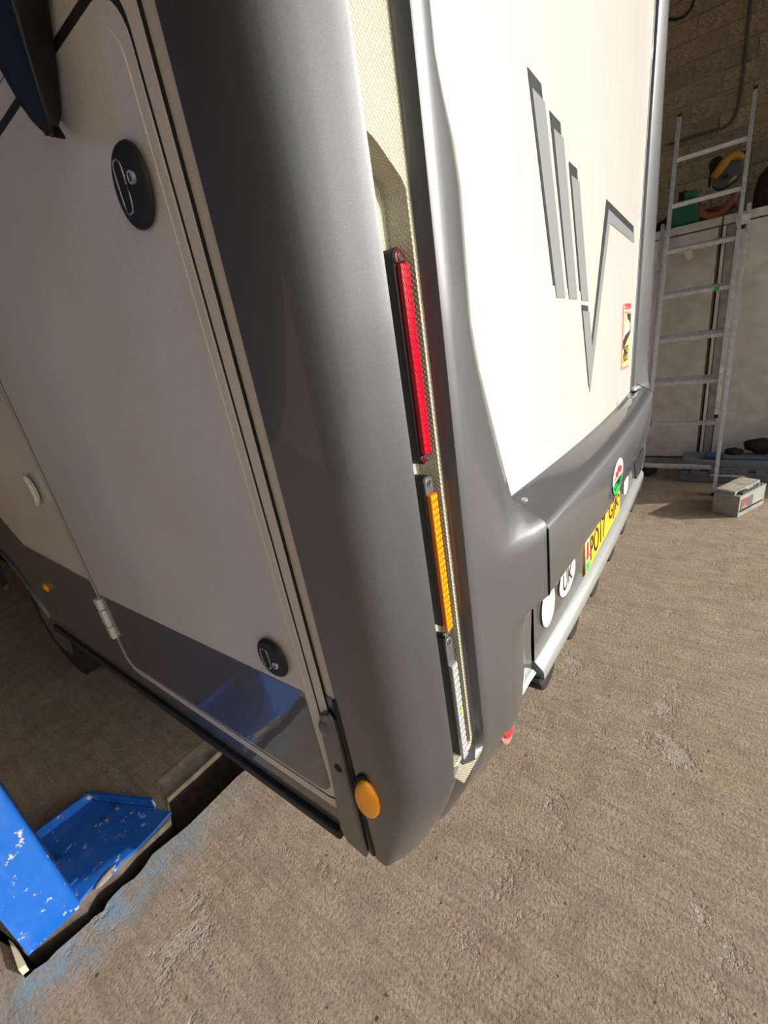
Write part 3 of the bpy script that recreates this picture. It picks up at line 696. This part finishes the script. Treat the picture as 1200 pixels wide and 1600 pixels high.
# black moulded fin hanging at the top of the door
fR = [(75, -40), (75, 0), (82, 50), (90, 110), (95, 160), (96, 183), (92, 198), (87, 207), (83, 212)]
fM = [(8, -40), (20, 0), (33, 45), (48, 95), (63, 145), (74, 178), (79, 195), (81, 206), (82, 212.5)]
fL = [(-84, -40), (-62, 0), (-32, 55), (0, 110), (30, 163), (50, 190), (62, 202), (72, 209), (80, 213)]
rg = []
for k, (a, b, c_) in enumerate(zip(fR, fM, fL)):
    dp = (0, 0, 0, 0, 0, .003, .007, .013, .024)[k]
    p0, p1, p2 = at(a, 0, XS - .008 - dp * .6), at(b, 0, .350 + dp * .5), at(c_, 0, .352 + dp * .5)
    mid_ = p1.lerp(p2, .5) + Vector((-.006, 0, 0))
    rg.append([p0, p0.lerp(p1, .5) + Vector((-.006, -.002, 0)), p1, mid_, p2, Vector((p0.x, p2.y + .004 - dp * .1, p2.z))])
up_ = rg[0]; cen = sum(up_, Vector()) / len(up_)
for k_, dz_ in ((.93, .04), (.75, .07), (.40, .085)):
    rg.insert(0, [cen + (q - cen) * k_ + Vector((.02 * (1 - k_), .0, dz_)) for q in up_])
fin = MB().loft(rg, cap=True).build('grab_handle', M_black, van, bevel=.006, seg=3); autosmooth(fin, 50)
fin['label'] = 'black moulded plastic handle above the locker door'
ridge = [r[2] + Vector((-.001, 0, 0)) for r in rg]
MB().tube(ridge, .0022, 6).build('handle_ridge', M_dkgrey, fin, True)

# ------------------------------------------------------------------ blue lift post and its foot
A = at((46, 1494), 2, .0).xy; B = at((129, 1416), 2, .0).xy
post = thing('lift_post', 'scuffed bright blue steel lift post with bolted foot plate on the concrete', 'lift post', ((A.x + B.x) / 2, (A.y + B.y) / 2 + .1, 0))
e1 = (B - A).normalized(); e2 = Vector((-e1.y, e1.x)); Wd = (B - A).length
def pp(u, v_, z): q = A + e1 * u + e2 * v_; return Vector((q.x, q.y, z))
prof = [(0, .20), (0, .0)]
for k in range(7):
    a = math.radians(-90 + 90 * k / 6); prof.append((Wd - .02 + .02 * math.cos(a), .02 + .02 * math.sin(a)))
prof += [(Wd, .20), (Wd - .012, .20), (Wd - .012, .025), (.012, .012), (.012, .20)]
mb = MB(); mb.loft([[pp(u, v_, z) for u, v_ in prof] for z in (.004, 2.6)], closed=True, cap=True)
autosmooth(mb.build('column', M_blue, post), 40)
pt = [at(q, 2, .006) for q in ((62, 1312), (143, 1250), (242, 1262), (268, 1268), (238, 1301), (214, 1326), (189, 1346), (180, 1360), (157, 1378), (144, 1385), (130, 1402), (122, 1412))]
fp = MB().prism(pt + [pp(Wd - .02, .03, .006), pp(.02, .08, .006)], (0, 0, -.012)).build('foot_plate', M_blue, post, bevel=.002)
lipp = [at(q, 2, .018) for q in ((40, 1322), (61, 1308), (142, 1247), (240, 1258))]
mb = MB()
for q0, q1 in zip(lipp, lipp[1:]):
    d_ = (q1 - q0).normalized(); nn = Vector((-d_.y, d_.x, 0)) * .010
    mb.prism([q0 + Vector((0, 0, -.016)), q1 + Vector((0, 0, -.016)), q1 + nn + Vector((0, 0, -.016)), q0 + nn + Vector((0, 0, -.016))], (0, 0, .045))
mb.build('foot_flange', M_blue, post)
for q in ((183, 1263), (166, 1281), (172, 1250)):
    c_ = at(q, 2, .006); MB().tube([c_, c_ + Vector((0, 0, .010))], .010, 6).build('bolt', M_steel, post)
cw = at((166, 1370), 2, .002); MB().ellipsoid(cw, (.042, .014, .010), Matrix.Rotation(math.radians(12), 3, 'Z')).build('concrete_lump', M_floor, post, True)
mb = MB(); mb.box((A.x + .09, A.y + .17, .010), (.18, .14, .016)); mb.build('base_block', M_blue, post)
lf = [at(q, 2, 0.0) for q in ((20, 1476), (36, 1524), (46, 1516), (28, 1482))]
shim = MB().prism([Vector((q.x, q.y, .001)) for q in lf], (0, 0, .03)).build('wooden_shim', M_paper)
tag(shim, 'small cream wedge lying against the foot of the blue post', 'wedge')

# ------------------------------------------------------------------ ladder
lad = thing('extension_ladder', 'two-section aluminium extension ladder leaning on the white cabinets', 'ladder', (4.3, .28, 0))
def lx(z, off=0): return 4.17 + .305 * z + off
yR, yL = .040, .515
def rail(y, z0, z1, off, wth, dep, m, name):
    d_ = Vector((lx(z1) - lx(z0), 0, z1 - z0)); L = d_.length; d_.normalize()
    rot = Matrix((d_.cross(Vector((0, 1, 0))).normalized(), Vector((0, 1, 0)), d_)).transposed()
    c_ = Vector(((lx(z0) + lx(z1)) / 2 + off, y, (z0 + z1) / 2))
    return MB().box(c_, (dep, wth, L), rot, bevel=.002).build(name, m, lad)
zt = Z(1.235)
# outer section on the floor, inner section in front of it and further up
rail(yR - .038, .0, Z(.50), .040, .026, .06, M_alu, 'outer_rail'); rail(yL + .038, .0, Z(.50), .040, .026, .06, M_alu, 'outer_rail')
rail(yR + .008, .62, zt, -.02, .026, .058, M_alu, 'inner_rail'); rail(yL - .008, .62, zt, -.02, .026, .058, M_alu, 'inner_rail')
rows_o = [Z(q) for q in (-1.385, -1.04)]
rows_i = [Z(q) for q in (-.712, -.377, -.043, .287, .617, .94)]
for zr in rows_o: MB().box((lx(zr) + .045, (yR + yL) / 2, zr), (.03, yL - yR, .028), Matrix.Rotation(-.3, 3, 'Y'), bevel=.002).build('rung', M_alu, lad)
for zr in rows_i:
    if zr > Z(-.95): MB().box((lx(zr) - .02, (yR + yL) / 2, zr), (.03, yL - yR, .03), Matrix.Rotation(-.3, 3, 'Y'), bevel=.002).build('rung', M_alu, lad)
for zr in [Z(q) for q in (-.70, -.365, -.035, .29)]:
    MB().box((lx(zr) + .045, (yR + yL) / 2, zr + .01), (.028, yL - yR, .026), Matrix.Rotation(-.3, 3, 'Y'), bevel=.002).build('rung', M_alu, lad)
for y in (yR + .008, yL - .008):
    MB().box((lx(zt) - .02, y, zt + .008), (.062, .028, .022), bevel=.004).build('end_cap', M_matblack, lad)
    MB().box((lx(.62) - .02, y, .625), (.06, .028, .03), bevel=.004).build('end_cap', M_matblack, lad)
for y in (yR - .038, yL + .038): MB().box((lx(.02) + .040, y, .016), (.07, .03, .032), bevel=.004).build('rubber_foot', M_matblack, lad)
mb = MB(); mb.box((lx(Z(.42)) + .01, yR - .012, Z(.40)), (.11, .085, .07), bevel=.004); mb.build('guide_bracket', M_alu, lad)
MB().box((lx(Z(.36)) + .012, yR - .008, Z(.355)), (.09, .05, .022), bevel=.003).build('bracket_catch', M_matblack, lad)
MB().box((lx(Z(-.043)) - .037, yR + .10, Z(-.043)), (.004, .035, .032)).build('green_tape', M_stk_green, lad)
bx_ = rail(yR + .012, Z(-.66), Z(-.62), -.05, .018, .006, M_chrome, 'rail_bolt')

# things in the bay by the ladder
tg = MB().prism([at(q, 0, lx(Z(.26)) - .045) for q in ((1069, 393), (1080, 391), (1083, 402), (1075, 407), (1071, 402))], (.012, 0, 0)).build('paper_rag', M_paper)
tag(tg, 'scrap of yellowed paper hanging from a ladder rung', 'paper')

case = thing('tool_case', 'grey blue plastic tool case lying shut on the floor behind the ladder', 'tool case', (4.66, -.08, 0))
cy0, cy1, cx0, cx1 = -.42, .27, 4.50, 4.80
MB().box(((cx0 + cx1) / 2, (cy0 + cy1) / 2, .052), (cx1 - cx0, cy1 - cy0, .104), bevel=.018).build('lower_shell', M_case, case)
MB().box(((cx0 + cx1) / 2 + .004, (cy0 + cy1) / 2, .152), (cx1 - cx0 - .01, cy1 - cy0 - .012, .092), bevel=.024).build('lid', M_case, case)
for y in (cy0 + .13, cy1 - .12):
    MB().box((cx0 - .004, y, .105), (.014, .07, .058), bevel=.004).build('latch', M_case, case)
MB().box((cx0 - .004, (cy0 + cy1) / 2, .075), (.02, .24, .02), bevel=.006).build('carry_handle', M_alu, case)
MB().box((cx0 - .004, (cy0 + cy1) / 2, .118), (.012, .26, .05), bevel=.006).build('handle_recess', M_case, case)
MB().box(((cx0 + cx1) / 2 + .0, -.20, .203), (.16, .34, .012), bevel=.004).build('lid_panel', M_case, case)
MB().box(((cx0 + cx1) / 2 - .09, -.17, .204), (.012, .36, .010), bevel=.002).build('lid_stripe', M_caseblue, case)
o = MB().box((4.60, .045, .222), (.10, .11, .032), bevel=.008).build('plastic_box', M_caseblue); tag(o, 'small dark blue plastic box on the tool case lid', 'box')
def lump(name, c_, rad, m, seed, label, cat):
    rnd = random.Random(seed); mb = MB(); mb.ellipsoid((0, 0, 0), (1, 1, 1), u=18, v=12)
    for q in mb.bm.verts:
        k = 1 + .18 * math.sin(5 * q.co.x + seed) * math.cos(4 * q.co.y + seed * 2) + rnd.uniform(-.06, .06)
        q.co = Vector((q.co.x * rad[0] * k, q.co.y * rad[1] * k, max(-1, q.co.z * k) * rad[2])) + Vector(c_)
    zmin = min(q.co.z for q in mb.bm.verts)
    for q in mb.bm.verts: q.co.z += c_[2] - rad[2] - zmin
    return tag(mb.build(name, m, None, True), label, cat)
lump('cloth_bundle', (4.72, -.30, .275), (.07, .13, .065), M_rag, 3, 'black crumpled cloth lying on the tool case', 'cloth')
lump('cloth_bundle', (4.70, -.10, .232), (.05, .06, .028), M_rag, 8, 'small knot of black cloth on the tool case', 'cloth')
lump('cloth_bundle', (4.72, -.62, .10), (.09, .12, .10), speckle('brown_cloth', (.05, .025, .018), (.02, .012, .01), .5, 50, .95, .3), 5, 'dark brown bundle on the floor past the end of the tool case', 'cloth')
lump('cloth_bundle', (4.64, .56, .055), (.08, .11, .055), M_rag, 9, 'dark rag heap on the floor under the motorhome corner', 'cloth')

# car battery
b0 = at((1152, 809), 2, 0); b1 = at((1111, 800), 2, 0)
bu = Vector((.44, .898, 0)).normalized(); bv = Vector((bu.y, -bu.x, 0))
batt = thing('car_battery', 'grey car battery with red-logo label standing in sunlight on the concrete', 'battery', tuple(b0 + bu * .085 + bv * .17))
BW, BLn, BH = .172, .345, .175
rotb = Matrix((bv, bu, Vector((0, 0, 1)))).transposed()
def bq(a, b, z): return b0 + bv * a + bu * b + Vector((0, 0, z))
MB().box(bq(BLn / 2, BW / 2, .076), (BLn, BW, .152), rotb, bevel=.004).build('case', M_batt, batt)
MB().box(bq(BLn / 2, BW / 2, .157), (BLn + .006, BW + .004, .012), rotb, bevel=.002).build('rim', M_batt, batt)
MB().box(bq(BLn / 2, BW / 2 + .016, .175), (BLn - .016, BW - .045, .028), rotb, bevel=.003).build('lid', M_batt, batt)
MB().box(bq(.085, .022, .171), (.085, .032, .018), rotb).build('terminal_well', M_battdark, batt)
MB().tube([bq(.075, .022, .172), bq(.075, .022, .190)], .008, 14).build('terminal', M_steel, batt)
MB().tube([bq(.27, .022, .165), bq(.27, .022, .185)], .008, 14).build('terminal', M_steel, batt)
for a in (.135, .165, .20, .235, .30): MB().box(bq(a, .012, .170), (.012, .006, .014), rotb).build('notch_shade', M_battdark, batt)  # dark boxes in place of the shaded notches in the lid
MB().box(bq(.09, BW / 2 + .018, .1895), (.13, .085, .0015), rotb).build('top_sticker', M_toppaper, batt)
MB().box(bq(.255, BW / 2 + .018, .1895), (.13, .085, .0015), rotb).build('top_sticker', M_toppaper, batt)
lb = MB().box(bq(.095, -.0006, .082), (.155, .0012, .10), rotb).build('label', M_label, batt)
MB().box(bq(.245, -.0006, .087), (.13, .0012, .09), rotb).build('label', M_label2, batt)
MB().box(bq(.17, -.0009, .043), (.31, .0012, .014), rotb).build('label_stripe', M_ink, batt)
for k in range(5): MB().box(bq(.12 + .022 * k, -.0004, .014), (.005, .0014, .005), rotb).build('vent_hole', M_ink, batt)
em = [(-.024, .030), (.024, .030), (.018, .006), (.010, -.004), (.011, -.026), (-.011, -.026), (-.010, -.004), (-.018, .006)]
MB().prism([bq(.075 + a, -.0014, .100 + b) for a, b in em], tuple(bu * .0006)).build('label_emblem', M_stk_red, batt)
for a in (-.006, .004): MB().prism([bq(.075 + a + q[0], -.0018, .092 + q[1]) for q in ((-.001, -.018), (.003, -.018), (.003, .016), (-.001, .016))], tuple(bu * .0005)).build('emblem_line', M_stk_pink, batt)
text_obj('label_text', 'YUASA', M_stk_white, batt, bq(.045, -.0014, .058), bv, (0, 0, 1), .012, .06)

# ------------------------------------------------------------------ things on top of the cabinets
ZT = Z(.47)
XT = XC + .10
def pt_(px, x=XT): return at(px, 0, x)
# cut-off saw: yellow guard, grey body, black grip
saw = thing('cut_off_saw', 'worn yellow and grey hand-held cut-off saw propped on the cabinet', 'saw', (XC + .28, .2, ZT))
xs_ = XC + .22
g_ = [pt_(q, xs_) for q in ((1114, 279), (1122, 268), (1131, 256), (1139, 246), (1147, 242), (1157, 243), (1163, 247))]
mb = MB(); mb.tube(g_, [.030, .034, .036, .034, .028, .022, .014], 10); mb.build('guard', M_toolyel, saw, True)
bp = [pt_(q, xs_ + .03) for q in ((1112, 292), (1113, 282), (1132, 258), (1142, 250), (1160, 249), (1163, 262), (1152, 280), (1135, 292), (1122, 297))]
MB().prism(bp, (.10, 0, 0)).build('motor_body', M_toolgrey, saw, bevel=.012)
c_ = pt_((1119, 256), xs_ + .06); MB().tube([c_, c_ + Vector((.05, 0, 0))], .05, 20).build('pulley_cover', M_matblack, saw)
MB().tube([pt_(q, xs_ + .02) for q in ((1112, 262), (1110, 275), (1108, 292))], .010, 8).build('fuel_hose', M_matblack, saw, True)
MB().tube([pt_(q, xs_ - .01) for q in ((1137, 286), (1144, 281), (1150, 275))], .011, 8).build('switch_lever', mat('pale_yellow_plastic', (.40, .30, .09), .5), saw, True)
c_ = pt_((1133, 276), xs_ + .02); MB().tube([c_, c_ + Vector((-.03, 0, 0))], .018, 14).build('knob', M_matblack, saw)
MB().tube([pt_(q, xs_ + .06) for q in ((1158, 240), (1164, 238), (1168, 246))], .016, 8).build('rear_grip', M_matblack, saw, True)
b_ = pt_((1130, 300), xs_ + .08); MB().box((b_.x, b_.y, ZT + .03), (.16, .20, .06), bevel=.01).build('foot', M_toolgrey, saw)
# terracotta hose loop over the edge
hp = [(1098, 318), (1095, 327), (1098, 335), (1107, 337), (1118, 335), (1130, 329), (1140, 318), (1147, 307), (1150, 298)]
o = MB().tube([pt_(q, XC - .022) for q in hp], .024, 10).build('hose_loop', M_hose, None, True); tag(o, 'terracotta hose looped over the edge of the cabinet', 'hose')
mb = MB()
for k in range(3):
    mb.tube([Vector((XC + .70 + .13 * math.cos(a), .26 + .15 * math.sin(a), ZT + .028 + .045 * k)) for a in [2 * math.pi * j / 22 for j in range(23)]], .024, 10, False)
o = mb.build('hose_coil', M_hose, None, True); tag(o, 'terracotta hose coiled flat on the cabinet top', 'hose')
# green canister
can = thing('green_canister', 'green plastic canister with black cap on the cabinet top', 'canister', (XC + .2, .43, ZT))
MB().box((XC + .20, .43, ZT + .10), (.18, .20, .20), bevel=.03).build('body', M_green, can)
MB().box((XC + .20, .40, ZT + .23), (.10, .09, .06), bevel=.015).build('neck', M_green, can)
MB().tube([(XC + .2, .45, ZT + .20), (XC + .2, .45, ZT + .27)], .035, 14).build('cap', M_matblack, can)
o = lump('cloth_bundle', (XC + .50, .56, ZT + .07), (.12, .12, .07), M_rag, 11, 'dark rag bundle on the cabinet behind the green canister', 'cloth')
# dark bag at the right
bag = thing('work_bag', 'dark brown canvas work bag standing on the cabinet beside the saw', 'bag', (XC + .28, -.19, ZT))
mb = MB(); rg = []
for zz_, s_ in ((0, .9), (.03, 1.0), (.14, 1.02), (.24, .9), (.30, .62), (.32, .3)):
    rg.append([Vector((XC + .28 + .13 * s_ * math.copysign(abs(math.cos(a)) ** .6, math.cos(a)), -.19 + .17 * s_ * math.copysign(abs(math.sin(a)) ** .6, math.sin(a)), ZT + zz_)) for a in [2 * math.pi * j / 24 for j in range(24)]])
mb.loft(rg, closed=True, cap=True); autosmooth(mb.build('body', speckle('brown_canvas', (.045, .03, .022), (.025, .016, .012), .5, 60, .95, .3), bag), 50)
MB().tube([Vector((XC + .14, -.19 + .08 * math.cos(a), ZT + .20 + .10 * math.sin(a))) for a in [math.pi * j / 12 for j in range(13)]], .009, 8).build('carry_strap', M_matblack, bag, True)

for o in BASES:
    if '_base' in o: del o['_base']
